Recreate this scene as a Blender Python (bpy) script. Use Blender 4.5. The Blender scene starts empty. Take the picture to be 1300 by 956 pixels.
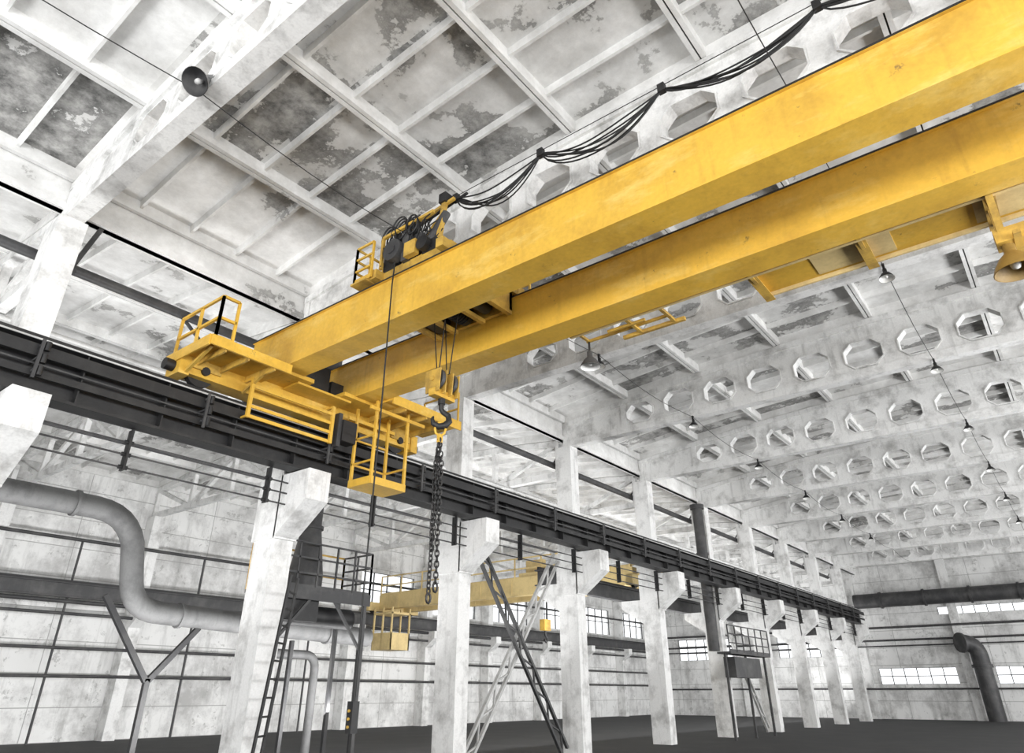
import bpy, math, random
from mathutils import Vector, Matrix
random.seed(7)
S = bpy.context.scene
S.view_settings.view_transform = 'Standard'
S.view_settings.look = 'None'
EYE = 1.7

# ------------------------------------------------------------------ materials
def _new(name):
    m = bpy.data.materials.new(name); m.use_nodes = True
    nt = m.node_tree; nt.nodes.clear()
    out = nt.nodes.new('ShaderNodeOutputMaterial')
    b = nt.nodes.new('ShaderNodeBsdfPrincipled')
    nt.links.new(b.outputs[0], out.inputs[0])
    return m, nt, b
def N(nt, t, **kw):
    n = nt.nodes.new(t)
    for k, v in kw.items(): setattr(n, k, v)
    return n
def ramp(nt, fac, p0, p1, c0=(0,0,0,1), c1=(1,1,1,1)):
    r = N(nt, 'ShaderNodeValToRGB')
    r.color_ramp.elements[0].position = p0; r.color_ramp.elements[1].position = p1
    r.color_ramp.elements[0].color = c0; r.color_ramp.elements[1].color = c1
    nt.links.new(fac, r.inputs[0]); return r.outputs[0]
def mix(nt, fac, a, b, mode='MIX'):
    n = N(nt, 'ShaderNodeMix', data_type='RGBA', blend_type=mode)
    if isinstance(fac, (int, float)): n.inputs[0].default_value = fac
    else: nt.links.new(fac, n.inputs[0])
    for i, v in ((6, a), (7, b)):
        if isinstance(v, tuple): n.inputs[i].default_value = v if len(v) == 4 else (*v, 1)
        else: nt.links.new(v, n.inputs[i])
    return n.outputs[2]
def math_(nt, op, a, b=0.0):
    n = N(nt, 'ShaderNodeMath', operation=op)
    for i, v in ((0, a), (1, b)):
        if isinstance(v, (int, float)): n.inputs[i].default_value = v
        else: nt.links.new(v, n.inputs[i])
    return n.outputs[0]
def pos(nt, scale=(1,1,1), off=(0,0,0)):
    g = N(nt, 'ShaderNodeNewGeometry')
    m = N(nt, 'ShaderNodeVectorMath', operation='MULTIPLY_ADD')
    nt.links.new(g.outputs['Position'], m.inputs[0]); m.inputs[1].default_value = scale; m.inputs[2].default_value = off
    return m.outputs[0]
def noise(nt, vec, scale, detail=6, rough=.6):
    n = N(nt, 'ShaderNodeTexNoise')
    n.inputs['Scale'].default_value = scale; n.inputs['Detail'].default_value = detail
    n.inputs['Roughness'].default_value = rough
    nt.links.new(vec, n.inputs['Vector']); return n.outputs[0]
def bump(nt, b, h, s=.3, d=.02):
    n = N(nt, 'ShaderNodeBump'); n.inputs['Strength'].default_value = s; n.inputs['Distance'].default_value = d
    nt.links.new(h, n.inputs['Height']); nt.links.new(n.outputs[0], b.inputs['Normal'])

def paint(name, base, dirt, amt=.5, scale=1.5, rough=.5, metal=0., lo=.45, hi=.7, streak=True, pale=None):
    m, nt, b = _new(name)
    n1 = noise(nt, pos(nt), scale, 8, .65)
    f = ramp(nt, n1, lo, hi)
    f = math_(nt, 'MULTIPLY', f, amt)
    c = mix(nt, f, base, dirt)
    if pale:
        n4 = noise(nt, pos(nt, (1,.6,2), (9,4,2)), 1.1, 9, .7)
        c = mix(nt, math_(nt, 'MULTIPLY', ramp(nt, n4, .52, .68), .6), c, pale)
        n5 = noise(nt, pos(nt, (1,1,1), (3,14,2)), 2.2, 10, .75)
        c = mix(nt, math_(nt, 'MULTIPLY', ramp(nt, n5, .64, .69), .75), c, (.12,.08,.04,1))
    if streak:
        n2 = noise(nt, pos(nt, (5, 5, .5)), 1.2, 5, .6)
        f2 = math_(nt, 'MULTIPLY', ramp(nt, n2, .55, .75), amt*.6)
        c = mix(nt, f2, c, dirt)
    n3 = noise(nt, pos(nt), scale*14, 4, .6)
    c = mix(nt, .35, c, ramp(nt, n3, .2, .75, (.55,.55,.55,1), (1,1,1,1)), 'MULTIPLY')
    nt.links.new(c, b.inputs['Base Color'])
    b.inputs['Roughness'].default_value = rough; b.inputs['Metallic'].default_value = metal
    bump(nt, b, n3, .15)
    return m

def peel(name, strength=0.0, cell=True):
    """white-washed concrete with flaking paint over dark stained concrete"""
    m, nt, b = _new(name)
    P = pos(nt)
    n1 = noise(nt, P, .55, 12, .68)
    if cell:
        g = N(nt, 'ShaderNodeVectorMath', operation='ADD'); nt.links.new(P, g.inputs[0]); g.inputs[1].default_value = (-3.0, 11.4, 0)
        def cellrand(sx, sy):
            sn = N(nt, 'ShaderNodeVectorMath', operation='MULTIPLY'); nt.links.new(g.outputs[0], sn.inputs[0]); sn.inputs[1].default_value = (1/sx, 1/sy, 0)
            fl = N(nt, 'ShaderNodeVectorMath', operation='FLOOR'); nt.links.new(sn.outputs[0], fl.inputs[0])
            wn = N(nt, 'ShaderNodeTexWhiteNoise'); nt.links.new(fl.outputs[0], wn.inputs[0]); return wn.outputs[0]
        off = math_(nt, 'ADD', math_(nt, 'MULTIPLY', cellrand(6.0, 2.8), .16), math_(nt, 'MULTIPLY', cellrand(1.2, 2.8), .11))
        n1 = math_(nt, 'ADD', n1, math_(nt, 'SUBTRACT', off, .155))
    n1 = math_(nt, 'ADD', n1, strength)
    mask = ramp(nt, n1, .535, .552)
    soft = ramp(nt, n1, .38, .54)
    nd = noise(nt, P, 2.2, 10, .72)
    dark = ramp(nt, nd, .34, .66, (.065,.065,.063,1), (.46,.455,.44,1))
    nw = noise(nt, P, 1.3, 8, .7)
    white = ramp(nt, nw, .3, .62, (.60,.595,.58,1), (.86,.86,.85,1))
    white = mix(nt, math_(nt, 'MULTIPLY', soft, .42), white, (.42,.415,.40,1))
    c = mix(nt, mask, white, dark)
    nt.links.new(c, b.inputs['Base Color']); b.inputs['Roughness'].default_value = .85
    bump(nt, b, nd, .35, .03)
    return m

def blockwall(name, axis):
    m, nt, b = _new(name)
    g = N(nt, 'ShaderNodeNewGeometry'); sp = N(nt, 'ShaderNodeSeparateXYZ'); nt.links.new(g.outputs['Position'], sp.inputs[0])
    cb = N(nt, 'ShaderNodeCombineXYZ'); nt.links.new(sp.outputs[axis], cb.inputs[0]); nt.links.new(sp.outputs[2], cb.inputs[1])
    br = N(nt, 'ShaderNodeTexBrick'); nt.links.new(cb.outputs[0], br.inputs[0]); br.offset = 0.0
    br.inputs['Color1'].default_value = (.84,.84,.83,1); br.inputs['Color2'].default_value = (.74,.74,.73,1)
    br.inputs['Mortar'].default_value = (.42,.42,.41,1); br.inputs['Scale'].default_value = 1
    br.inputs['Mortar Size'].default_value = .018; br.inputs['Brick Width'].default_value = 6.0; br.inputs['Row Height'].default_value = 1.2
    P = pos(nt)
    n1 = noise(nt, P, .5, 12, .72); n2 = noise(nt, pos(nt, (2.5,2.5,.35)), 1, 8, .7); n3 = noise(nt, P, 2.5, 10, .75)
    c = mix(nt, math_(nt, 'MULTIPLY', ramp(nt, n1, .46, .64), .65), br.outputs[0], (.28,.275,.27,1))
    c = mix(nt, math_(nt, 'MULTIPLY', ramp(nt, n2, .52, .7), .5), c, (.27,.27,.26,1))
    c = mix(nt, math_(nt, 'MULTIPLY', ramp(nt, n3, .58, .62), .45), c, (.2,.2,.19,1))
    nt.links.new(c, b.inputs['Base Color']); b.inputs['Roughness'].default_value = .9
    bump(nt, b, n1, .3, .03)
    return m

M = {
 'ceil': peel('flaking_whitewash'),
 'rib': peel('rib_whitewash', -.085, False),
 'ceil2': peel('flaking_whitewash_b', -.03, False),
 'conc': paint('white_painted_concrete', (.83,.83,.82,1), (.35,.345,.335,1), .8, 1.6, .85, lo=.48, hi=.70),
 'yel': paint('crane_yellow_paint', (.73,.44,.055,1), (.44,.245,.035,1), .65, .9, .5, lo=.45, hi=.70, pale=(.84,.61,.18,1)),
 'yeld': paint('worn_yellow_paint', (.62,.39,.07,1), (.20,.12,.035,1), .75, 2.2, .55, lo=.42, hi=.66),
 'och': paint('ochre_enamel', (.30,.19,.05,1), (.12,.08,.03,1), .6, 2.2, .5),
 'pyel': paint('faded_yellow_paint', (.70,.54,.25,1), (.36,.26,.12,1), .6, 1.2, .6),
 'blk': paint('black_steel', (.010,.010,.011,1), (.035,.034,.033,1), .7, 2.0, .55),
 'dk': paint('dark_grey_steel', (.04,.04,.042,1), (.11,.108,.105,1), .7, 1.5, .55),
 'gry': paint('grey_lagged_pipe', (.10,.10,.10,1), (.04,.04,.04,1), .8, 2.0, .7),
 'mgr': paint('grey_loudspeaker_paint', (.20,.20,.20,1), (.09,.09,.09,1), .6, 4.0, .5),
 'lgt': paint('light_grey_steel', (.55,.55,.54,1), (.25,.25,.24,1), .7, 1.5, .6),
 'enamel': paint('white_enamel', (.85,.85,.83,1), (.5,.5,.48,1), .3, 3, .4, streak=False),
 'rub': paint('black_rubber', (.010,.010,.010,1), (.02,.02,.02,1), .3, 4, .6, streak=False),
 'chain': paint('chain_steel', (.04,.04,.04,1), (.11,.10,.10,1), .5, 5, .4, .6, streak=False),
 'floor': paint('dark_workshop_floor', (.014,.014,.015,1), (.035,.034,.033,1), .8, .6, .8, streak=False),
 'wx': blockwall('panel_wall_long', 0),
 'wy': blockwall('panel_wall_end', 1),
}

# ------------------------------------------------------------------ mesh builder
class MB:
    def __init__(s): s.v=[]; s.f=[]; s.mi=[]; s.sm=[]; s.keys=[]; s.k='conc'
    def m(s, k): s.k=k; return s
    def _idx(s):
        if s.k not in s.keys: s.keys.append(s.k)
        return s.keys.index(s.k)
    def add(s, vs, fs, smooth=False):
        o=len(s.v); s.v += [tuple(a) for a in vs]; i=s._idx()
        for f in fs: s.f.append([o+a for a in f]); s.mi.append(i); s.sm.append(smooth)
    def hexa(s, p):
        s.add(p, [(0,3,2,1),(4,5,6,7),(0,1,5,4),(1,2,6,5),(2,3,7,6),(3,0,4,7)])
    def box(s, x0,x1,y0,y1,z0,z1):
        s.hexa([(x0,y0,z0),(x1,y0,z0),(x1,y1,z0),(x0,y1,z0),(x0,y0,z1),(x1,y0,z1),(x1,y1,z1),(x0,y1,z1)])
    def fr(s, d):
        d=d.normalized(); up=Vector((0,0,1)) if abs(d.z)<.95 else Vector((1,0,0))
        a=d.cross(up).normalized(); return d, a, a.cross(d).normalized()
    def bar(s, p, q, w, h=None):
        h=h or w; p=Vector(p); q=Vector(q); d,a,b=s.fr(q-p); a=a*w/2; b=b*h/2
        s.hexa([p-a-b,p+a-b,p+a+b,p-a+b,q-a-b,q+a-b,q+a+b,q-a+b])
    def cyl(s, p, q, r, n=14, r2=None, caps=True):
        r2=r if r2 is None else r2; p=Vector(p); q=Vector(q); d,a,b=s.fr(q-p); vs=[]
        for c,rr in ((p,r),(q,r2)):
            for i in range(n):
                t=2*math.pi*i/n; vs.append(c+a*math.cos(t)*rr+b*math.sin(t)*rr)
        s.add(vs, [(i,(i+1)%n,n+(i+1)%n,n+i) for i in range(n)], True)
        if caps: s.add(vs, [tuple(range(n))[::-1], tuple(range(n,2*n))])
    def tube(s, pts, r, n=8, closed=False):
        pts=[Vector(p) for p in pts]; L=len(pts); vs=[]; a=None
        for i,p in enumerate(pts):
            if closed: d=pts[(i+1)%L]-pts[i-1]
            else: d=pts[min(i+1,L-1)]-pts[max(i-1,0)]
            d.normalize()
            if a is None: _,a,_b=s.fr(d)
            a=(a-d*a.dot(d)).normalized(); b=d.cross(a)
            rr=r[i] if isinstance(r,(list,tuple)) else r
            for j in range(n):
                t=2*math.pi*j/n; vs.append(p+a*math.cos(t)*rr+b*math.sin(t)*rr)
        fs=[]
        for i in range(L if closed else L-1):
            k=(i+1)%L
            for j in range(n): fs.append((i*n+j,i*n+(j+1)%n,k*n+(j+1)%n,k*n+j))
        s.add(vs, fs, True)
        if not closed: s.add(vs, [tuple(range(n))[::-1], tuple(range((L-1)*n,L*n))])
    def lathe(s, c, prof, n=20, tilt=None):
        c=Vector(c); vs=[]
        for r,z in prof:
            for j in range(n):
                t=2*math.pi*j/n; v=Vector((r*math.cos(t),r*math.sin(t),z))
                if tilt is not None: v=tilt@v
                vs.append(c+v)
        fs=[(i*n+j,i*n+(j+1)%n,(i+1)*n+(j+1)%n,(i+1)*n+j) for i in range(len(prof)-1) for j in range(n)]
        s.add(vs, fs, True)
    def ibeam_x(s, x0,x1,yc,z0,z1,w,t=.03,web=.02):
        s.box(x0,x1,yc-w/2,yc+w/2,z1-t,z1); s.box(x0,x1,yc-w/2,yc+w/2,z0,z0+t); s.box(x0,x1,yc-web/2,yc+web/2,z0+t,z1-t)
    def obj(s, name, parent=None):
        me=bpy.data.meshes.new(name); 
        lo=[min(v[i] for v in s.v) for i in range(3)]; hi=[max(v[i] for v in s.v) for i in range(3)]
        c=[(lo[i]+hi[i])/2 for i in range(3)]
        me.from_pydata([(v[0]-c[0],v[1]-c[1],v[2]-c[2]) for v in s.v],[],s.f)
        for k in s.keys: me.materials.append(M[k])
        me.polygons.foreach_set('material_index', s.mi); me.polygons.foreach_set('use_smooth', s.sm)
        me.update()
        o=bpy.data.objects.new(name, me); S.collection.objects.link(o); o.location=c
        if parent is not None:
            o.parent=parent; o.matrix_parent_inverse=Matrix.Translation(-Vector(parent.location))
        return o
def empty(name, loc):
    e=bpy.data.objects.new(name,None); e.location=loc; e.empty_display_size=.3; S.collection.objects.link(e); return e

# ------------------------------------------------------------------ dimensions
YC=13.8; YR=-11.4; XS=[-9,-3,3.25]+[9+6*k for k in range(9)]; XB=-12.0; XF=63.0; YL=33.0
def arch(y): 
    t=(y-1.2)/12.6; return 10.95+.85*(1-t*t)
NODES=[YC-2.8*i for i in range(10)]
def arch2(y):
    t=(y-23.5)/9.5; return 10.35+.6*(1-t*t)
NODES2=[14.0+19.0/6*i for i in range(7)][::-1]
def seg(y, nodes, f):
    for a,b in zip(nodes[:-1],nodes[1:]):
        if b<=y<=a or a==nodes[0] and y>a or b==nodes[-1] and y<b:
            t=(a-y)/(a-b); return f(a)+(f(b)-f(a))*t

# ------------------------------------------------------------------ ceiling
def ceiling(name, nodes, f, mslab, mrib):
    c=MB(); bd=[XB]+XS+[XF]
    for x0,x1 in zip(bd[:-1],bd[1:]):
        for a,b in zip(nodes[:-1],nodes[1:]):
            za,zb=f(a)+.30,f(b)+.30
            def strip(xa,xb,ya,yb,d0,d1,tp=0):
                ta=(a-ya)/(a-b); tb=(a-yb)/(a-b); A=za+(zb-za)*ta; B=za+(zb-za)*tb
                c.hexa([(xa,ya,A+d0),(xb,ya,A+d0),(xb,yb,B+d0),(xa,yb,B+d0),(xa-tp,ya,A+d1),(xb+tp,ya,A+d1),(xb+tp,yb,B+d1),(xa-tp,yb,B+d1)])
            c.m(mslab); strip(x0,x1,a,b,0,.12)
            c.m(mrib)
            strip(x0,x1,a-.015,a-.10,-.28,0); strip(x0,x1,b+.10,b+.015,-.28,0)
            n=5 if x1-x0>4 else 3; st=(x1-x0)/n
            for i in range(n+1):
                xc=x0+st*i
                if i==0: strip(xc+.02,xc+.14,a-.10,b+.10,-.28,0)
                elif i==n: strip(xc-.14,xc-.02,a-.10,b+.10,-.28,0)
                else: strip(xc-.03,xc+.03,a-.10,b+.10,-.16,0,.025)
    c.m('rub')
    for a in nodes[1:-1]: c.box(XB,XF,a-.014,a+.014,f(a)+.06,f(a)+.29)
    return c.obj(name)
ceiling('ceiling', NODES, arch, 'ceil','rib')
ceiling('ceiling_side_bay', NODES2, arch2, 'ceil2','rib')
g=MB().m('rib'); g.box(XB,XF,13.82,13.98,10.3,11.7); g.box(XB,XF,13.75,14.05,10.3,10.45); g.obj('trim_1')

# ------------------------------------------------------------------ roof girders with octagonal openings
def roof_girder(x):
    c=MB().m('conc'); zb=10.0
    top=lambda y: seg(y,NODES,arch)
    y0,y1=YC+.0,YR+.0
    c.box(x-.17,x+.17,y1,y0,zb,zb+.24)
    nn=[y0]+NODES[1:-1]+[y1]
    for a,b in zip(nn[:-1],nn[1:]):
        A,B=top(a),top(b)
        c.hexa([(x-.18,a,A-.18),(x+.18,a,A-.18),(x+.18,b,B-.18),(x-.18,b,B-.18),(x-.18,a,A),(x+.18,a,A),(x+.18,b,B),(x-.18,b,B)])
    W=.11
    ys=[1.5+1.5*k for k in range(-7,7)]
    for yc in ys:
        a,b=yc-.75,yc+.75
        bz=zb+.22; ta,tb=top(a)-.16,top(b)-.16
        h=(min(ta,tb)-bz)-.14; h=min(h,.86); zc=bz+.07+h/2; w=1.10; ch=min(.24,h*.33)
        O=[(yc-w/2+ch,zc-h/2),(yc+w/2-ch,zc-h/2),(yc+w/2,zc-h/2+ch),(yc+w/2,zc+h/2-ch),(yc+w/2-ch,zc+h/2),(yc-w/2+ch,zc+h/2),(yc-w/2,zc+h/2-ch),(yc-w/2,zc-h/2+ch)]
        C=[(a,bz),(b,bz),(b,tb),(a,ta)]
        for sx,fl in ((x-W,1),(x+W,0)):
            vs=[(sx,p[0],p[1]) for p in O+C]
            fs=[(8,9,1,0),(9,10,3,2),(10,11,5,4),(11,8,7,6),(9,2,1),(10,4,3),(11,6,5),(8,0,7)]
            c.add(vs,[f[::-1] if fl else f for f in fs])
        R=W+.045
        I=[(yc+(p[0]-yc)*.94, zc+(p[1]-zc)*.92) for p in O]
        vs=[(x-R,p[0],p[1]) for p in O]+[(x-R,p[0],p[1]) for p in I]+[(x+R,p[0],p[1]) for p in O]+[(x+R,p[0],p[1]) for p in I]
        fs=[]
        for i in range(8):
            j=(i+1)%8
            fs+= [(i,8+i,8+j,j),(16+i,16+j,24+j,24+i),(8+i,24+i,24+j,8+j),(i,j,16+j,16+i)]
        c.add(vs,fs)
    for (a,b) in ((y0,ys[-1]+.75),(ys[0]-.75,y1)):
        A,B=top(a)-.1,top(b)-.1
        c.hexa([(x-W,a,zb+.2),(x+W,a,zb+.2),(x+W,b,zb+.2),(x-W,b,zb+.2),(x-W,a,A),(x+W,a,A),(x+W,b,B),(x-W,b,B)])
        for yy in (a,b):
            e0,e1=(yy,yy+.2) if yy<1 else (yy-.2,yy)
            c.box(x-.16,x+.16,e0,e1,zb+.2,top(yy)-.12)
    return c.obj('roof_girder')
for x in XS: roof_girder(x)

# side-bay trusses
def truss(x):
    c=MB().m('conc'); y0,y1=14.15,32.9; n=6; d=(y1-y0)/n
    c.box(x-.11,x+.11,y0,y1,8.95,9.17)
    P=[(y0+d*i) for i in range(n+1)]
    for i in range(n):
        a,b=P[i],P[i+1]; A,B=seg(a,NODES2,arch2)-.12,seg(b,NODES2,arch2)-.12
        c.bar((x,a,A),(x,b,B),.24,.24)
        if i%2==0: c.bar((x,a,A),(x,b,9.05),.16)
        else: c.bar((x,a,9.05),(x,b,B),.16)
    for a in P: c.bar((x,a,9.05),(x,a,seg(a,NODES2,arch2)-.12),.18)
    c.obj('roof_truss')
for x in XS: truss(x)

# ------------------------------------------------------------------ columns
def column(x):
    c=MB().m('conc')
    c.box(x-.25,x+.25,13.4,14.15,0,6.9)
    c.box(x-.25,x+.25,13.45,14.1,6.9,10.0)
    z1,z2,z3=6.08,5.42,4.7; ya=12.4; yb=13.4
    c.hexa([(x-.29,ya,z2),(x+.29,ya,z2),(x+.29,yb,z3),(x-.29,yb,z3),(x-.29,ya,z1),(x+.29,ya,z1),(x+.29,yb,z1),(x-.29,yb,z1)])
    c.box(x-.29,x+.29,13.35,14.2,4.7,6.08)
    if x>20: c.hexa([(x-.25,14.15,4.2),(x+.25,14.15,4.2),(x+.25,15.1,4.8),(x-.25,15.1,4.8),(x-.25,14.15,5.1),(x+.25,14.15,5.1),(x+.25,15.1,5.1),(x-.25,15.1,5.1)])
    c.obj('concrete_column')
for x in XS: column(x)
def wall_column(x):
    c=MB().m('conc'); c.box(x-.25,x+.25,32.3,32.98,0,8.95)
    c.hexa([(x-.25,31.6,4.7),(x+.25,31.6,4.7),(x+.25,32.3,4.2),(x-.25,32.3,4.2),(x-.25,31.6,5.1),(x+.25,31.6,5.1),(x+.25,32.3,5.1),(x-.25,32.3,5.1)])
    c.obj('wall_pilaster')
for x in XS: wall_column(x)
def rcolumn(x):
    c=MB().m('conc'); c.box(x-.25,x+.25,-11.6,-10.7,0,10.0)
    c.hexa([(x-.28,-9.4,5.45),(x+.28,-9.4,5.45),(x+.28,-10.7,4.75),(x-.28,-10.7,4.75),(x-.28,-9.4,6.08),(x+.28,-9.4,6.08),(x+.28,-10.7,6.08),(x-.28,-10.7,6.08)])
    c.obj('concrete_column')
for x in XS: rcolumn(x)

# ------------------------------------------------------------------ runway beams
def runway(yc, sgn, name, x1=57.6):
    c=MB().m('blk'); c.ibeam_x(XB+.2,x1,yc,6.1,7.1,.42,.05,.03)
    x=XB+1
    while x<x1:
        c.box(x-.012,x+.012,yc-.19,yc+.19,6.14,7.06); x+=1.5
    c.box(XB+.2,x1,yc-.04,yc+.04,7.1,7.22)
    c.m('dk')
    ya,yb=sorted((yc+sgn*.2,yc+sgn*.45)); c.box(XB+.2,x1,ya,yb,7.03,7.07)
    c.m('blk')
    c.box(XB+.2,x1,yc-sgn*.30-.03,yc-sgn*.30+.03,6.72,6.93)
    c.box(XB+.2,x1,yc-sgn*.28-.02,yc-sgn*.28+.02,6.38,6.50)
    c.m('dk'); c.box(XB+.2,x1,yc-sgn*.24-.01,yc-sgn*.24+.01,6.60,6.63)
    c.m('lgt'); c.box(XB+.2,x1,yc-sgn*.215-.008,yc-sgn*.215+.008,7.055,7.085)
    x=0.2
    while x<x1-1:
        c.m('dk'); ya,yb=sorted((yc-sgn*.02,yc-sgn*.40))
        for z in (6.90,6.67,6.45): c.box(x-.02,x+.02,ya,yb,z-.02,z+.02)
        c.box(x-.025,x+.025,yc-sgn*.42-.02,yc-sgn*.42+.02,6.3,7.0)
        c.m('blk')
        for z in (6.90,6.67,6.45): c.cyl((x+.08,yc-sgn*.40,z-.08),(x+.08,yc-sgn*.40,z+.08),.05,8)
        x+=3
    return c.obj(name)
runway(12.9,1,'crane_runway_beam'); runway(-9.9,-1,'crane_runway_beam')
c=MB().m('dk')
for z,y in ((5.85,13.12),(5.62,13.12),(5.38,13.12)):
    c.cyl((XB+.2,y,z),(57,y,z),.018,6)
x=-.8
while x<57:
    c.m('blk'); c.box(x-.02,x+.02,13.04,13.2,5.32,6.09)
    for z in (5.85,5.62,5.38): c.cyl((x-.08,13.12,z),(x+.08,13.12,z),.04,8)
    x+=3
c.obj('trolley_wire_set')
for yc,xa,k in ((15.0,20.7,'dk'),(31.75,XB+.2,'dk')):
    c=MB().m(k); c.ibeam_x(xa,XF-.6,yc,5.1,5.65,.3,.04,.03); c.m('blk'); c.box(xa,XF-.6,yc-.03,yc+.03,5.65,5.75)
    c.obj('side_bay_runway_beam')

# ------------------------------------------------------------------ walls
def wall(name, plane, u0,u1,z0,z1, opens, at, th, mat):
    c=MB().m(mat)
    us=sorted({u0,u1,*[a for o in opens for a in o[:2]]}); zs=sorted({z0,z1,*[a for o in opens for a in o[2:]]})
    for a,b in zip(us[:-1],us[1:]):
        for e,f in zip(zs[:-1],zs[1:]):
            m_=((a+b)/2,(e+f)/2)
            if any(o[0]<m_[0]<o[1] and o[2]<m_[1]<o[3] for o in opens): continue
            if plane=='x': c.box(at,at+th,a,b,e,f)
            else: c.box(a,b,at,at+th,e,f)
    c.obj(name)
WN=[0]
def window(plane, o, at, du=1.0, dz=1.0):
    WN[0]+=1; c=MB().m('dk'); t=.05
    nu=max(1,round((o[1]-o[0])/du)); nz=max(1,round((o[3]-o[2])/dz))
    def b(a0,a1,e0,e1):
        if plane=='x': c.box(at-.04,at+.04,a0,a1,e0,e1)
        else: c.box(a0,a1,at-.04,at+.04,e0,e1)
    for i in range(nu+1):
        u=o[0]+(o[1]-o[0])*i/nu; b(max(u-t/2,o[0]),min(u+t/2,o[1]),o[2],o[3])
    for j in range(nz+1):
        z=o[2]+(o[3]-o[2])*j/nz; b(o[0],o[1],max(z-t/2,o[2]),min(z+t/2,o[3]))
    c.obj('window_%d'%WN[0])
ro=[]
for x in XS: ro += [(x+.7,x+5.3,2.2,5.6),(x+.7,x+5.3,7.4,9.4)]
wall('wall_right','y',XB,XF,0,11.6,ro,-11.95,.35,'wx')
for o in ro: window('y',o,-11.8,1.15,1.1)
fo=[(8.4,13.6,2.3,3.4),(1.8,6.0,2.3,3.4),(-4.8,0,2.3,3.4),(-10.5,8.6,6.95,7.5),(16,21,4.3,6.0),(25,30,4.3,6.0)]
wall('wall_far','x',-11.95,YL+.3,0,12.6,fo,XF,.35,'wy')
for o in fo: window('x',o,XF+.15,.8,.6)
bo=[(-8,12,1.5,8.5)]
wall('wall_back','x',-11.95,YL+.3,0,12.6,bo,XB-.35,.35,'wy')
for o in bo: window('x',o,XB-.15,1.2,1.2)
lo=[]
for x in XS:
    if x>=27: lo.append((x+.8,x+5.2,6.2,8.2))
wall('wall_left','y',XB,XF,0,11.4,lo,YL,.35,'wx')
for o in lo: window('y',o,YL+.15,1.1,1.0)
c=MB().m('floor'); c.box(XB-.3,XF+.3,-11.9,YL+.3,-.2,0); c.obj('floor')
for y in (14.4,7.6,1.2,-5.4,24):
    c=MB().m('conc'); c.box(XF-.35,XF-.01,y-.3,y+.3,0,10.6 if y>14.5 else 10.9); c.obj('end_wall_pilaster')

# ------------------------------------------------------------------ bridge crane
GX1,GX2=7.37,7.87; HX1,HX2=9.4,9.9; GZ0,GZ1=7.86,8.8; Y0,Y1=13.25,-10.2
crane=empty('overhead_bridge_crane',(8.6,1.5,8.3))
def girder(x0,x1,nm):
    c=MB().m('yel')
    ys=[Y0,11.9,Y1+1.35,Y1]; zb=[GZ0+.38,GZ0,GZ0,GZ0+.38]
    for i in range(3):
        a,b=ys[i],ys[i+1]
        c.hexa([(x0,a,zb[i]),(x1,a,zb[i]),(x1,b,zb[i+1]),(x0,b,zb[i+1]),(x0,a,GZ1),(x1,a,GZ1),(x1,b,GZ1),(x0,b,GZ1)])
        t=.018
        c.hexa([(x0-.045,a,zb[i]-t),(x1+.045,a,zb[i]-t),(x1+.045,b,zb[i+1]-t),(x0-.045,b,zb[i+1]-t),(x0-.045,a,zb[i]+.004),(x1+.045,a,zb[i]+.004),(x1+.045,b,zb[i+1]+.004),(x0-.045,b,zb[i+1]+.004)])
    c.box(x0-.05,x1+.05,Y1,Y0,GZ1-.001,GZ1+.02)
    c.m('blk'); xm=(x0+x1)/2
    c.box(xm-.035,xm+.035,Y1+.6,Y0-.6,GZ1+.02,GZ1+.10)
    y=Y1+.7
    while y<Y0-.6:
        c.box(xm-.09,xm+.09,y-.05,y+.05,GZ1+.02,GZ1+.045); y+=.6
    c.box(x0-.06,x0-.02,Y1,Y0,GZ1+.005,GZ1+.035)
    c.obj(nm,crane)
girder(GX1,GX2,'front_girder'); girder(HX1,HX2,'rear_girder')
def end_truck(yc,nm,s):
    c=MB().m('yel')
    c.box(5.75,11.9,yc-.22,yc+.22,7.36,7.86)
    c.box(5.55,5.77,yc-.26,yc+.26,7.3,7.75); c.box(11.88,12.1,yc-.26,yc+.26,7.3,7.75)
    c.m('blk')
    for xw in (6.1,11.5):
        c.cyl((xw,yc-.07,7.5),(xw,yc+.07,7.5),.29,24); c.cyl((xw,yc-.28,7.5),(xw,yc+.28,7.5),.09,12)
    for xw in (5.48,12.15): c.cyl((xw-.12,yc,7.5),(xw+.12,yc,7.5),.12,12)
    c.m('yeld')
    for xw in (6.1,11.5):
        c.box(xw-.33,xw+.33,yc-.27,yc-.22,7.5,7.84); c.box(xw-.33,xw+.33,yc+.22,yc+.27,7.5,7.84)
    c.m('yel')
    for xa,xb in ((7.05,8.2),(9.05,10.25)):
        ya,yb=sorted((yc-s*.2,yc-s*.95))
        c.box(xa,xb,ya,yb,7.78,7.87)
    c.obj(nm,crane)
end_truck(12.9,'end_truck_left',1); end_truck(-9.9,'end_truck_right',-1)

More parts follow.
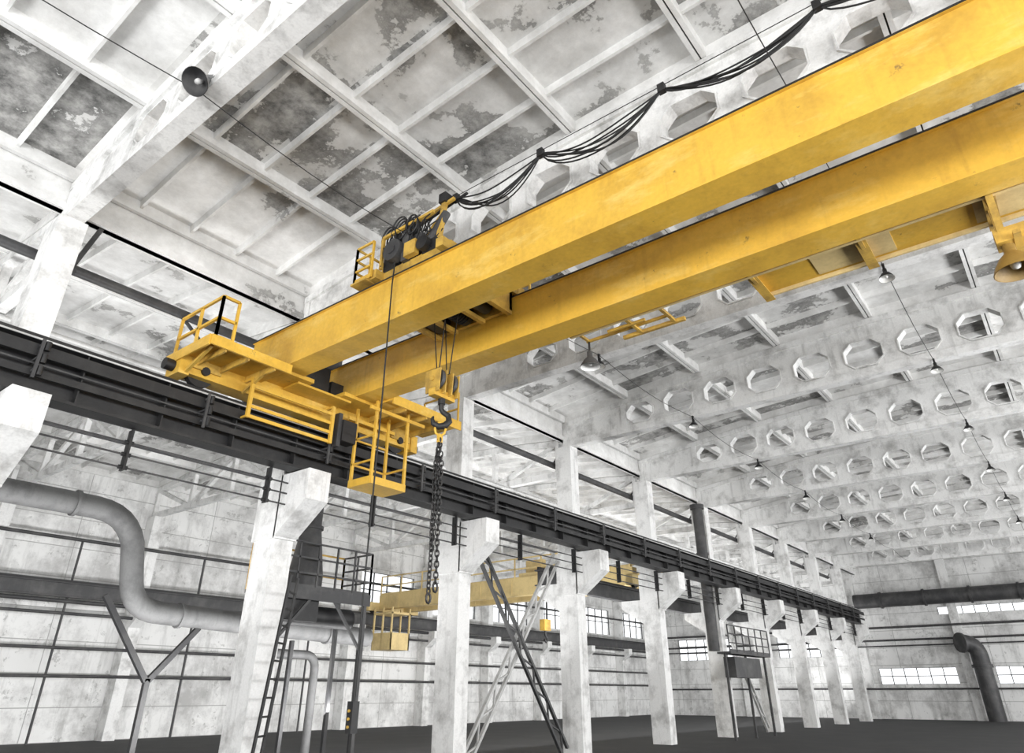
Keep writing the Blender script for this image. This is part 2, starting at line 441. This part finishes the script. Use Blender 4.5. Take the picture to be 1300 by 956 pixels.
def railing(c,pts,h,k='yeld',r=.022,mid=2,posts=None):
    c.m(k)
    for a,b in zip(pts[:-1],pts[1:]):
        a=Vector(a); b=Vector(b); n=max(1,round((b-a).length/ (posts or 1.0)))
        for i in range(n+1):
            p=a.lerp(b,i/n); c.bar(p,p+Vector((0,0,h)),r*2)
        for j in range(1,mid+1):
            z=Vector((0,0,h*j/mid)); c.bar(a+z,b+z,r*2)
        c.bar(a+Vector((0,0,.05)),b+Vector((0,0,.05)),.01,.1)
c=MB().m('yel')
c.box(5.55,7.36,11.6,13.25,7.70,7.75); c.box(5.55,7.36,11.57,11.61,7.6,7.80); c.box(5.52,5.56,11.6,13.25,7.58,7.80)
c.m('yeld')
for x in (5.9,6.4,7.0): c.box(x-.02,x+.02,11.62,12.66,7.56,7.70)
c.bar((5.7,11.8,7.68),(5.7,12.7,7.35),.06); c.bar((7.0,11.8,7.68),(7.0,12.7,7.35),.06)
railing(c,[(5.65,11.65,7.75),(5.65,13.2,7.75)],.95,'yel',.026,2,.75)
railing(c,[(5.65,11.65,7.75),(6.0,11.65,7.75)],.95,'yel',.026,2,.5)
c.obj('left_landing',crane)
c=MB().m('yel')
c.box(9.95,12.3,11.3,12.66,7.80,7.85); c.box(9.95,12.3,11.27,11.31,7.70,7.93)
c.box(7.9,9.38,12.1,12.66,7.72,7.77)
c.m('yeld')
for x in (10.4,11.1,11.8): c.box(x-.02,x+.02,11.32,12.6,7.66,7.80)
railing(c,[(12.25,12.6,7.85),(12.25,11.35,7.85)],.9,'yel',.02,2,.9)
c.obj('right_landing',crane)
c=MB().m('yel')
ya=12.35
for z in (7.42,7.20,6.98,6.76): c.bar((7.0,ya,z),(9.1,ya,z),.03,.07)
for x in (7.0,9.1): c.bar((x,ya,6.72),(x,ya,7.6),.07)
c.bar((7.0,ya,7.6),(7.0,12.7,7.6),.05); c.bar((9.1,ya,7.6),(9.1,12.7,7.6),.05)
c.bar((7.0,ya,6.76),(7.0,12.6,6.76),.04)
c.obj('collector_guard',crane)
c=MB().m('yel')
x0,x1,y0,y1=9.8,10.85,11.65,12.4
c.box(x0,x1,y0,y1,5.85,5.93); c.box(x0,x1,y0-.02,y0,5.85,6.02); c.box(x0-.02,x0,y0,y1,5.85,6.02)
for x in (x0+.03,x1-.03):
    for y in (y0+.03,y1-.03): c.bar((x,y,5.9),(x,y,7.82),.06)
for z in (6.4,):
    c.bar((x0+.03,y0+.03,z),(x0+.03,y1-.03,z),.04)
    c.bar((x1-.03,y0+.03,z),(x1-.03,y1-.03,z),.04); c.bar((x0,y1-.03,z),(x1,y1-.03,z),.04)
c.bar((x0,y1-.03,7.0),(x1,y1-.03,7.0),.04)
c.bar((x0+.03,y0+.03,7.0),(x0+.03,y1-.03,7.0),.04)
c.bar((x0-.2,y0,7.6),(x1+.5,y0,7.6),.05,.08); c.bar((x0-.2,y1,7.5),(x1+.2,y1,7.5),.05,.08)
c.obj('inspection_cradle',crane)
c=MB().m('blk')
c.box(8.35,8.85,12.3,12.7,7.8,8.45); c.box(8.95,9.3,12.35,12.7,7.8,8.2)
c.cyl((8.1,12.5,8.0),(8.1,12.0,8.0),.16,14)
c.box(9.35,9.75,12.25,12.6,6.85,7.35); c.m('dk'); c.box(9.25,9.35,12.3,12.5,6.7,7.5)
c.cyl((10.0,12.55,7.15),(10.5,12.55,7.15),.12)
c.obj('travel_drive',crane)
# walkway on rear girder
c=MB().m('yel')
wy0,wy1=2.9,-10.0
c.box(9.95,11.0,wy1,wy0,8.02,8.05)
c.m('pyel'); c.box(10.98,11.02,wy1,wy0,7.95,8.17)
for (a,b) in ((1.9,.7),(-.4,-2.2),(-3.0,-3.9)): c.box(10.05,10.9,b,a,8.005,8.02)
c.m('yeld')
for y in (2.8,1.1,-.6,-2.3,-4.0,-5.7,-7.4,-9.1):
    c.hexa([(9.9,y-.03,7.86),(11.08,y-.03,7.95),(11.08,y+.03,7.95),(9.9,y+.03,7.86),(9.9,y-.03,8.02),(11.08,y-.03,8.02),(11.08,y+.03,8.02),(9.9,y+.03,8.02)])
    c.box(9.9,11.08,y-.08,y+.08,7.90,7.915)
railing(c,[(11.0,wy0,8.05),(11.0,wy1,8.05)],1.0,'yel',.02,2,1.7)
c.m('pyel'); c.bar((10.05,6.4,7.9),(10.05,-9.8,7.9),.06)
c.obj('walkway',crane)
c=MB().m('yeld')
for y in (5.2,4.5): c.bar((9.9,y,7.92),(10.75,y,7.92),.06)
c.bar((10.75,5.6,7.92),(10.75,4.3,7.92),.07); c.bar((10.3,5.7,7.9),(10.3,4.9,7.9),.05)
c.bar((10.5,6.3,7.95),(10.5,4.5,7.95),.05); c.bar((9.9,6.25,7.95),(10.5,6.25,7.95),.05)
c.m('blk'); c.bar((10.5,6.25,7.95),(10.5,6.25,7.72),.03)
c.obj('lamp_bracket',crane)
def bell(c,x,y,z,s=1.0,k='dk',tilt=None,inner='enamel',bulb='enamel'):
    c.m(k); T=tilt or Matrix.Identity(3)
    o=[(.001,.46),(.06,.46),(.075,.44),(.075,.30),(.10,.27),(.17,.20),(.24,.09),(.275,0)]
    i=[(.265,.002),(.23,.09),(.16,.19),(.07,.24),(.001,.25)]
    c.lathe((x,y,z),[(r*s,h*s) for r,h in o],22,T)
    c.m(inner); c.lathe((x,y,z),[(r*s,h*s) for r,h in i],22,T)
    c.m(bulb); c.lathe((x,y,z),[(.001,.04*s),(.05*s,.06*s),(.065*s,.11*s),(.05*s,.17*s),(.03*s,.24*s)],14,T)
c=MB(); bell(c,10.5,6.25,7.38,.75,'dk'); c.obj('crane_lamp_a',crane)
c=MB(); c.m('yeld'); 
c.bar((10.5,-.6,8.0),(10.5,-.6,7.35),.1); c.bar((9.95,-.6,7.95),(10.45,-.6,7.4),.09); c.bar((11.0,-.6,8.0),(10.5,-.6,7.4),.06)
c.bar((10.2,-.75,7.3),(10.8,-.75,7.3),.09,.06); c.box(10.35,10.65,-.95,-.5,7.28,7.5)
bell(c,10.5,-.62,6.85,1.05,'och',None,'och'); c.obj('crane_lamp_b',crane)

# trolley
T=MB(); yA,yB=7.3,9.3
T.m('yeld')
for y in (yA+.1,yB-.1): T.box(7.3,9.97,y-.09,y+.09,8.98,9.18)
for x in (7.62,9.65): T.box(x-.11,x+.11,yA,yB,8.96,9.2)
T.box(8.0,9.3,yA+.2,yB-.2,8.92,8.95)
T.box(8.0,9.34,yA,yA+.1,8.42,9.0); T.box(8.0,9.34,yB-.1,yB,8.42,9.0)
T.box(9.26,9.34,yA,yB,8.5,9.0); T.bar((8.0,8.0,8.46),(9.3,8.0,8.46),.09); T.bar((8.0,8.75,8.46),(9.3,8.75,8.46),.09)
T.m('blk'); T.cyl((8.15,8.37,8.66),(9.2,8.37,8.66),.2,18); T.cyl((8.3,7.75,8.62),(9.1,7.75,8.62),.15,14)
T.box(8.3,9.2,8.85,9.15,8.5,8.9)
for i in range(12): T.tube([(8.25+i*.075,8.37+.215*math.cos(t*.5236),8.66+.215*math.sin(t*.5236)) for t in range(12)],.014,5,True)
for x in (7.62,9.65):
    for y in (yA+.25,yB-.25): T.cyl((x-.06,y,9.05),(x+.06,y,9.05),.17,18)
T.m('dk'); T.cyl((7.75,8.2,9.45),(8.5,8.2,9.45),.17,16); T.cyl((8.52,8.2,9.45),(8.75,8.2,9.45),.12,14)
for i in range(6): T.cyl((7.82+i*.1,8.2,9.45),(7.85+i*.1,8.2,9.45),.19,16)
T.cyl((7.32,8.75,9.5),(7.5,8.75,9.5),.24,18); T.cyl((7.3,8.75,9.5),(7.33,8.75,9.5),.1,12)
T.m('blk'); T.box(7.5,7.75,8.85,9.15,9.18,9.7); T.box(7.5,7.95,7.7,8.05,9.18,9.45); T.box(8.8,9.2,7.9,8.6,9.18,9.7)
T.cyl((7.36,7.95,9.35),(7.6,7.95,9.35),.15,14)
T.m('dk'); T.box(7.42,7.66,8.38,8.56,9.18,9.9); T.box(7.50,7.8,8.1,8.3,9.3,9.75)
T.m('yeld'); T.box(7.34,7.46,8.1,8.4,9.18,9.5); T.bar((7.4,9.1,9.2),(7.4,9.1,9.95),.06); T.bar((7.4,9.1,9.95),(7.5,7.8,10.1),.06)
T.m('blk')
for (yy,zz,r) in ((8.95,9.9,.2),(8.3,9.95,.16),(8.65,10.0,.22)):
    for k in range(4):
        T.tube([(7.40+.05*k, yy+(r-.02*k)*math.cos(t*math.pi/9), zz+(r+.06-.02*k)*math.sin(t*math.pi/9)) for t in range(18)],.018,6,True)
random.seed(3)
for k in range(36):
    p0=Vector((7.36+random.random()*.4,7.75+random.random()*1.4,9.25)); p1=Vector((7.36+random.random()*.4,7.7+random.random()*1.2,9.7+random.random()*.6))
    md=(p0+p1)/2+Vector((random.uniform(-.15,.15),random.uniform(-.45,.45),random.uniform(-.2,.5)))
    T.tube([ (1-t)**2*p0+2*t*(1-t)*md+t*t*p1 for t in [i/8 for i in range(9)]],.014,6)
T.m('yeld'); T.bar((7.6,7.75,9.2),(7.75,7.75,10.5),.09); T.bar((7.62,8.7,9.2),(7.75,8.7,10.25),.06); T.bar((7.75,8.75,10.25),(7.75,7.5,10.42),.06)
T.bar((7.62,8.6,9.25),(7.75,7.8,10.2),.05)
T.m('dk'); T.cyl((7.6,7.95,9.5),(7.75,7.7,10.15),.09,12)
T.m('blk'); T.bar((7.9,8.9,10.3),(7.9,7.3,10.55),.045); T.box(7.65,7.85,7.66,7.84,10.4,10.62); T.box(7.65,7.85,8.6,8.8,10.2,10.42)
railing(T,[(7.25,9.7,9.0),(7.95,9.7,9.0)],.85,'yel',.02,3,.35)
railing(T,[(7.25,9.7,9.0),(7.25,9.2,9.0)],.85,'yel',.02,3,.35)
railing(T,[(9.95,9.3,9.18),(9.95,7.3,9.18)],.5,'yel',.02,2,.7)
T.m('yeld'); T.box(7.2,8.0,9.3,9.75,8.96,9.0)
T.obj('hoist_trolley',crane)

# hoist ropes + block + hook
hx,hy=8.65,8.45
c=MB().m('rub')
for dx,dy in ((-.22,-.1),(-.12,.1),(.12,-.1),(.22,.1)): 
    c.cyl((hx+dx,hy+dy*2.2,8.55),(hx+dx*.8,hy+dy*.6,7.1),.012,6)
c.m('yeld')
for dx in (-.26,-.09,.09,.26): c.hexa([(hx+dx-.012,hy-.17,6.72),(hx+dx+.012,hy-.17,6.72),(hx+dx+.012,hy+.17,6.72),(hx+dx-.012,hy+.17,6.72),(hx+dx-.012,hy-.2,7.18),(hx+dx+.012,hy-.2,7.18),(hx+dx+.012,hy+.2,7.18),(hx+dx-.012,hy+.2,7.18)])
c.cyl((hx-.3,hy,7.0),(hx+.3,hy,7.0),.05)
c.m('dk')
for dx in (-.17,.17): c.cyl((hx+dx-.04,hy,7.02),(hx+dx+.04,hy,7.02),.21,20)
c.m('yel'); c.box(hx-.28,hx+.28,hy-.08,hy+.08,6.66,6.8)
c.m('blk'); c.cyl((hx,hy,6.7),(hx,hy,6.55),.07,12)
pts=[(0,6.56),(0,6.46),(.03,6.40),(.12,6.33),(.14,6.22),(.07,6.13),(-.03,6.11),(-.12,6.17),(-.14,6.26),(-.12,6.31)]
c.tube([(hx+a*.8,hy-a*.8,z) for a,z in pts],[.05,.05,.05,.055,.065,.07,.065,.05,.035,.015],10)
c.obj('hook_block',crane)
c=MB()
def link(p,ang,L=.06,W=.036,r=.013):
    pts=[]
    for i in range(10):
        t=2*math.pi*i/10; u=W*math.cos(t); w=L*math.sin(t); pts.append((p[0]+u*math.cos(ang),p[1]+u*math.sin(ang),p[2]+w))
    c.tube(pts,r,5,True)
c.m('yel'); c.tube([(hx+.1*math.cos(t*.628)*.7,hy-.1*math.cos(t*.628)*.7,6.06+.13*math.sin(t*.628)) for t in range(10)],.024,7,True)
c.box(hx-.05,hx+.05,hy-.03,hy+.03,5.80,5.96)
c.m('chain')
for leg,(ox,oy,bot) in enumerate(((-.05,.03,3.2),(.04,-.03,3.32),(.0,.05,3.9),(.03,.04,4.5))):
    z=5.85; i=0
    while z>bot:
        f=min(1,(5.9-z)*2); link((hx+ox*f+.008*math.sin(z*7+leg),hy+oy*f,z),(i%2)*math.pi/2+leg); z-=.088; i+=1
    if leg<2:
        c.tube([(hx+ox+.05*math.cos(t*.7),hy+oy,z-.02+.08*math.sin(t*.7)) for t in range(9)],.02,6,True)
c.obj('chain_sling',crane)
# festoon cable
c=MB().m('rub')
zw=10.6; fx=7.9
sup=[7.6,5.5,3.04,.56,-1.9,-4.4,-6.9,-9.4]
c.cyl((fx,7.6,zw+.02),(fx,-10.0,zw+.05),.008,6)
random.seed(11)
for k in range(8):
    for a,b,d in zip(sup[:-1],sup[1:],(.5,.5,.45,.42,.45,.45,.45)):
        dd=d*(1+random.uniform(-.45,.35)); pts=[]; sk=random.uniform(.75,1.3)
        ox=random.uniform(-.1,.1)
        for i in range(17):
            t=i/16; u=t**sk; pts.append((fx+ox*math.sin(math.pi*t),a+(b-a)*t,zw-.06-dd*(1-(2*u-1)**2)+.02*math.sin(9*t+k)))
        c.tube(pts,.015,6)
for y in sup: c.m('blk'); c.box(fx-.05,fx+.05,y-.06,y+.06,zw-.12,zw+.05)
c.m('dk')
c.bar((fx,Y1+.3,8.8),(fx,Y1+.3,zw+.1),.08)
c.obj('festoon_cable',crane)
c=MB().m('rub'); c.tube([(7.28,8.55,9.1),(7.26,8.55,8.6),(7.28,8.55,6),(7.27,8.55,3),(7.28,8.55,1.6)],.014,6)
c.m('blk'); c.box(7.22,7.34,8.49,8.61,1.2,1.6)
c.m('yeld')
for z in (1.28,1.38,1.48): c.cyl((7.2,8.55,z),(7.22,8.55,z),.02,8)
c.obj('pendant_control',crane)

# ------------------------------------------------------------------ hall lamps + wires
for y in (8.5,1.3):
    for x in XS:
        if x<8 or x>50: continue
        c=MB(); c.m('blk'); c.bar((x-.25,y,10.0),(x-.25,y,9.88),.05); c.bar((x-.17,y,9.99),(x-.25,y,9.99),.03)
        bell(c,x-.25,y,9.62,.58,'blk',Matrix.Rotation(math.radians(6),3,'Y')); c.obj('pendant_lamp')
    c=MB().m('blk'); bd=[-9,-3]+XS[2:]
    for a,b in zip(bd[:-1],bd[1:]):
        c.tube([(a+(b-a)*t-.25,y,9.97-.2*math.sin(math.pi*t)) for t in [i/8 for i in range(9)]],.009,5)
    c.obj('lamp_wire')
# horn loudspeaker clamped to the near roof girder
c=MB(); sp=Vector((2.85,8.3,9.9)); dr=Vector((-.62,-.25,-.74)).normalized()
rot=Vector((0,0,-1)).rotation_difference(dr).to_matrix()
bell(c,sp.x,sp.y,sp.z,.80,'mgr',rot,'dk','lgt')
c.m('mgr'); b0=sp-dr*.36
c.bar(b0,(3.1,b0.y,10.05),.06); c.cyl(b0,b0-dr*.14,.1,14)
c.tube([b0+Vector((0,-.12,0)),b0+Vector((.05,-.2,.1)),Vector((3.12,b0.y-.1,10.1))],.015,6)
c.obj('horn_loudspeaker')

# ------------------------------------------------------------------ services
c=MB().m('dk'); c.cyl((XB,14.4,9.45),(57,14.4,9.45),.11,12)
for x in XS: c.bar((x,14.12,9.45),(x,14.4,9.45),.06); c.bar((x,14.12,9.9),(x,14.4,9.5),.05)
c.obj('service_pipe')
c=MB().m('lgt'); c.cyl((XB,16.5,8.88),(62.5,16.5,8.88),.06,8); c.m('dk'); c.cyl((XB,19.8,8.86),(62.5,19.8,8.86),.08,8); c.cyl((XB,22.8,8.86),(62.5,22.8,8.86),.05,8); c.obj('conduit_run')
c=MB().m('dk')
for a in (3.25,): 
    c.bar((a+.30,13.9,9.1),(a+.62,13.9,10.35),.09); c.bar((a+.25,13.9,9.15),(a+.42,13.9,9.15),.07)
c.bar((8.7,14.3,7.3),(6.0,14.3,9.4),.06)
c.obj('knee_brace')

def arc(p,a,b,n=6):
    p,a,b=Vector(p),Vector(a),Vector(b); return [(1-t)**2*a+2*t*(1-t)*p+t*t*b for t in [i/n for i in range(n+1)]]
c=MB().m('gry'); yd=17.5
pts=[(XB+.1,yd,5.62),(6.0,yd,5.58)]+arc((7.35,yd,5.55),(6.6,yd,5.57),(7.62,yd,4.9))+[(7.75,yd,4.3)]+arc((7.95,yd,3.42),(7.82,yd,4.0),(8.7,yd,3.42))+[(11.5,yd,3.32),(15.2,yd,3.22)]
c.tube(pts,.255,18)
for p in ((-5,5.61),(-1,5.6),(3,5.59),(6.1,5.58),(9.1,3.4),(11.6,3.31),(13.6,3.26)): c.cyl((p[0],yd,p[1]),(p[0]+.08,yd,p[1]),.295,18)
c.m('blk')
c.bar((4,yd,5.3),(4,yd,0),.12)
for a,b in (((7.3,3.7),(8.65,1.95)),((9.7,3.15),(8.7,1.95)),((8.68,2.0),(8.68,0))): c.bar((a[0],yd,a[1]),(b[0],yd,b[1]),.12)
c.bar((12.5,yd,3),(12.5,yd,0),.1); c.bar((14.9,yd,3),(14.9,yd,0),.1)
c.obj('ventilation_duct')
c=MB().m('gry'); c.tube([(11.9,18.2,0),(11.9,18.2,2.2)]+[tuple(v) for v in arc((11.9,18.2,2.7),(11.9,18.2,2.3),(12.4,18.2,2.7))]+[(13.4,18.2,2.7)]+[tuple(v) for v in arc((13.9,18.2,2.7),(13.5,18.2,2.7),(13.9,18.2,2.3))]+[(13.9,18.2,0)],.12,12); c.obj('branch_pipe')

c=MB().m('dk')
for z,r in ((5.0,.08),(4.55,.06),(7.4,.07),(3.3,.06),(2.3,.06)): c.cyl((XB+.1,32.15,z),(XF-.6,32.15,z),r,8)
for x in (-1,5.6,12,17.5,24): c.cyl((x,32.2,0),(x,32.2,7.4),.05,8)
c.obj('wall_pipe_run')

# access platform near column
c=MB().m('dk')
c.box(9.5,12.3,14.2,15.4,3.8,3.88); c.box(9.5,12.3,14.17,14.21,3.65,3.92)
for x in (9.6,12.2):
    for y in (14.27,15.3): c.bar((x,y,0),(x,y,3.8),.09)
c.bar((9.6,14.27,2.6),(10.6,14.27,3.75),.06); c.bar((12.2,14.27,2.6),(11.2,14.27,3.75),.06)
c.m('blk'); c.box(9.9,10.9,14.4,15.1,3.2,3.8); c.cyl((9.9,14.7,3.35),(12.1,14.7,3.35),.24,14)
railing(c,[(9.5,14.23,3.88),(12.3,14.23,3.88),(12.3,15.35,3.88)],1.05,'dk',.02,3,.55)
railing(c,[(9.5,15.35,3.88),(12.3,15.35,3.88)],1.05,'yeld',.02,2,.9)
c.obj('access_platform')
c=MB().m('dk'); c.cyl((10.7,14.8,3.88),(10.7,14.8,4.3),.42,18); c.cyl((10.7,14.8,4.3),(10.7,14.8,5.4),.42,18,.25); c.tube([(10.7,14.8,5.4),(10.7,14.8,7.0),(10.7,14.8,8.0),(10.7,14.8,10.2)],.24,14)
c.cyl((10.7,14.8,5.38),(10.7,14.8,5.46),.3,18); c.cyl((10.7,14.8,7.0),(10.7,14.8,7.08),.28,18); c.obj('exhaust_stack')
def ladder(p,q,w,k,name,rung=.32,sz=.05,axis=(0,1,0)):
    c=MB().m(k); p=Vector(p); q=Vector(q); a=Vector(axis)*w/2
    c.bar(p-a,q-a,sz); c.bar(p+a,q+a,sz); n=int((q-p).length/rung)
    for i in range(1,n): t=p.lerp(q,i/n); c.bar(t-a,t+a,sz*.7)
    return c.obj(name)
ladder((8.75,12.95,0),(9.1,12.95,3.9),.5,'blk','access_ladder',axis=(.8,.6,0))
def lattice(p,q,k,name,w=.42):
    c=MB().m(k); p=Vector(p); q=Vector(q); d=(q-p).normalized(); a=d.cross(Vector((0,1,0))).normalized()*w/2
    c.bar(p-a,q-a,.1,.08); c.bar(p+a,q+a,.1,.08); n=int((q-p).length/.55)
    for i in range(n):
        s=p.lerp(q,i/n); e=p.lerp(q,(i+1)/n); sg=1 if i%2 else -1
        c.bar(s-a*sg,e+a*sg,.045)
    return c.obj(name)
lattice((15.7,13.72,5.9),(20.2,13.72,.1),'dk','cross_brace',.34)
lattice((20.3,13.92,5.9),(15.8,13.92,.1),'lgt','cross_brace',.34)
lattice((33.7,13.9,5.9),(38.4,13.9,.1),'lgt','cross_brace',.3)

c=MB().m('dk'); c.tube([(32.3,13.62,3.4),(32.3,13.62,7.0),(32.3,13.62,9.9)],.25,14); c.cyl((32.3,13.62,7.6),(32.3,13.62,7.7),.29,14); c.cyl((32.3,13.62,9.8),(32.3,13.62,10.0),.34,14); c.obj('exhaust_stack')
c=MB().m('dk'); c.box(30.6,35.4,12.2,12.8,3.2,3.28)
for x in (30.7,33,35.3): c.bar((x,12.5,0),(x,12.5,3.2),.09)
c.box(31.2,34.2,12.3,12.8,2.3,3.1); railing(c,[(30.6,12.22,3.28),(35.4,12.22,3.28)],1.05,'dk',.022,3,.8); c.obj('access_platform')
c=MB().m('dk'); c.cyl((61.8,14.0,8.1),(61.8,-10.6,8.1),.52,18)
for y in (12,9,6,3,0,-3,-6,-9): c.cyl((61.8,y,8.1),(61.8,y+.15,8.1),.6,18); c.bar((61.8,y,8.1),(62.95,y,8.1),.12)
c.obj('main_duct')
c=MB().m('dk'); c.tube([(61.9,6.6,0),(61.9,6.6,3.6)]+[tuple(v) for v in arc((61.9,6.6,4.9),(61.9,6.6,4.0),(61.2,7.4,4.9))],.55,16); c.cyl((61.9,6.6,3.3),(61.9,6.6,3.5),.66,16); c.cyl((61.22,7.38,4.9),(61.1,7.5,4.9),.66,16); c.obj('exhaust_elbow')
c=MB().m('dk')
for z,r in ((5.3,.07),(4.9,.05),(6.2,.08),(2.0,.06)): c.cyl((62.55,31,z),(62.55,-10.5,z),r,8)
c.obj('wall_pipe_run')

# side-bay crane
sc=empty('side_bay_bridge_crane',(29,23.5,5.9))
c=MB().m('pyel')
for x in (28.3,30.2):
    c.box(x-.2,x+.2,15.2,31.6,5.95,6.7)
    for y in range(16,32,2): c.box(x-.23,x+.23,y-.03,y+.03,5.95,6.7)
c.box(30.4,31.2,15.2,31.6,6.3,6.35)
c.obj('girders',sc)
c=MB().m('pyel')
for y in (15.0,31.75): c.box(27.3,31.2,y-.2,y+.2,5.85,6.3); c.m('blk'); c.cyl((27.8,y-.08,5.97),(27.8,y+.08,5.97),.22,14); c.cyl((30.7,y-.08,5.97),(30.7,y+.08,5.97),.22,14); c.m('pyel')
c.obj('end_trucks',sc)
c=MB(); railing(c,[(28.1,15.3,6.7),(28.1,31.5,6.7)],1.0,'pyel',.03,2,1.6); railing(c,[(31.2,15.3,6.35),(31.2,31.5,6.35)],1.0,'pyel',.03,2,1.6); c.obj('handrails',sc)
c=MB().m('pyel'); c.box(27.6,29.0,29.9,31.4,3.8,3.9); c.box(27.6,29.0,29.9,31.4,5.6,5.7)
for x in (27.64,28.96):
    for y in (29.94,30.65,31.36): c.bar((x,y,3.8),(x,y,5.95),.08)
c.box(27.6,27.64,29.9,31.4,3.9,4.65); c.box(28.96,29.0,29.9,31.4,3.9,4.65); c.box(27.6,29,29.9,29.94,3.9,4.65); c.box(27.6,29,31.36,31.4,3.9,4.65)
c.obj('operator_cab',sc)
c=MB().m('pyel'); c.box(28.2,30.3,20,21.6,6.75,7.0); c.m('dk'); c.cyl((28.6,20.8,7.25),(29.9,20.8,7.25),.28,14); c.m('pyel'); c.box(28.4,28.7,20.3,21.3,7.0,7.6)
c.m('rub'); c.cyl((29.2,20.8,6.8),(29.2,20.8,4.9),.02,6); c.cyl((29.35,20.8,6.8),(29.35,20.8,4.9),.02,6); c.m('yeld'); c.box(29.0,29.5,20.65,20.95,4.4,4.9)
c.m('blk'); c.tube([(29.25,20.8,4.4),(29.25,20.8,4.2),(29.4,20.8,4.05),(29.3,20.8,3.9),(29.15,20.8,4.0)],.06,8); c.obj('hoist',sc)

# ------------------------------------------------------------------ lights
def area(name,loc,rot,sx,sy,e,col=(1,1,1)):
    l=bpy.data.lights.new(name,'AREA'); l.shape='RECTANGLE'; l.size=sx; l.size_y=sy; l.energy=e; l.color=col
    o=bpy.data.objects.new(name,l); o.location=loc; o.rotation_euler=rot; S.collection.objects.link(o); return o
R=math.radians
area('window_light_right',(26,-10.6,3.6),(R(90+24),0,0),72,3.6,10800)
area('window_light_back',(-11,2,4),(R(90+18),0,R(-90)),20,5,3600)  # fill lamp added behind the camera, tilted up to brighten the near ceiling
area('work_light_side_bay',(26,15.6,1.0),(R(90+50),0,0),70,1.5,6000)  # added fill aimed up into the side bay, no real fitting here
w=bpy.data.worlds.new('world'); S.world=w; w.use_nodes=True
w.node_tree.nodes['Background'].inputs[0].default_value=(.96,.98,1,1); w.node_tree.nodes['Background'].inputs[1].default_value=1.6

# ------------------------------------------------------------------ camera
cam=bpy.data.cameras.new('camera'); cam.lens=24; cam.sensor_width=36; cam.sensor_fit='HORIZONTAL'; cam.shift_y=-45/1300
co=bpy.data.objects.new('camera',cam); co.location=(0,0,EYE); co.rotation_euler=(R(90+27.3),0,R(38-90)); S.collection.objects.link(co); S.camera=co
cam.clip_end=300
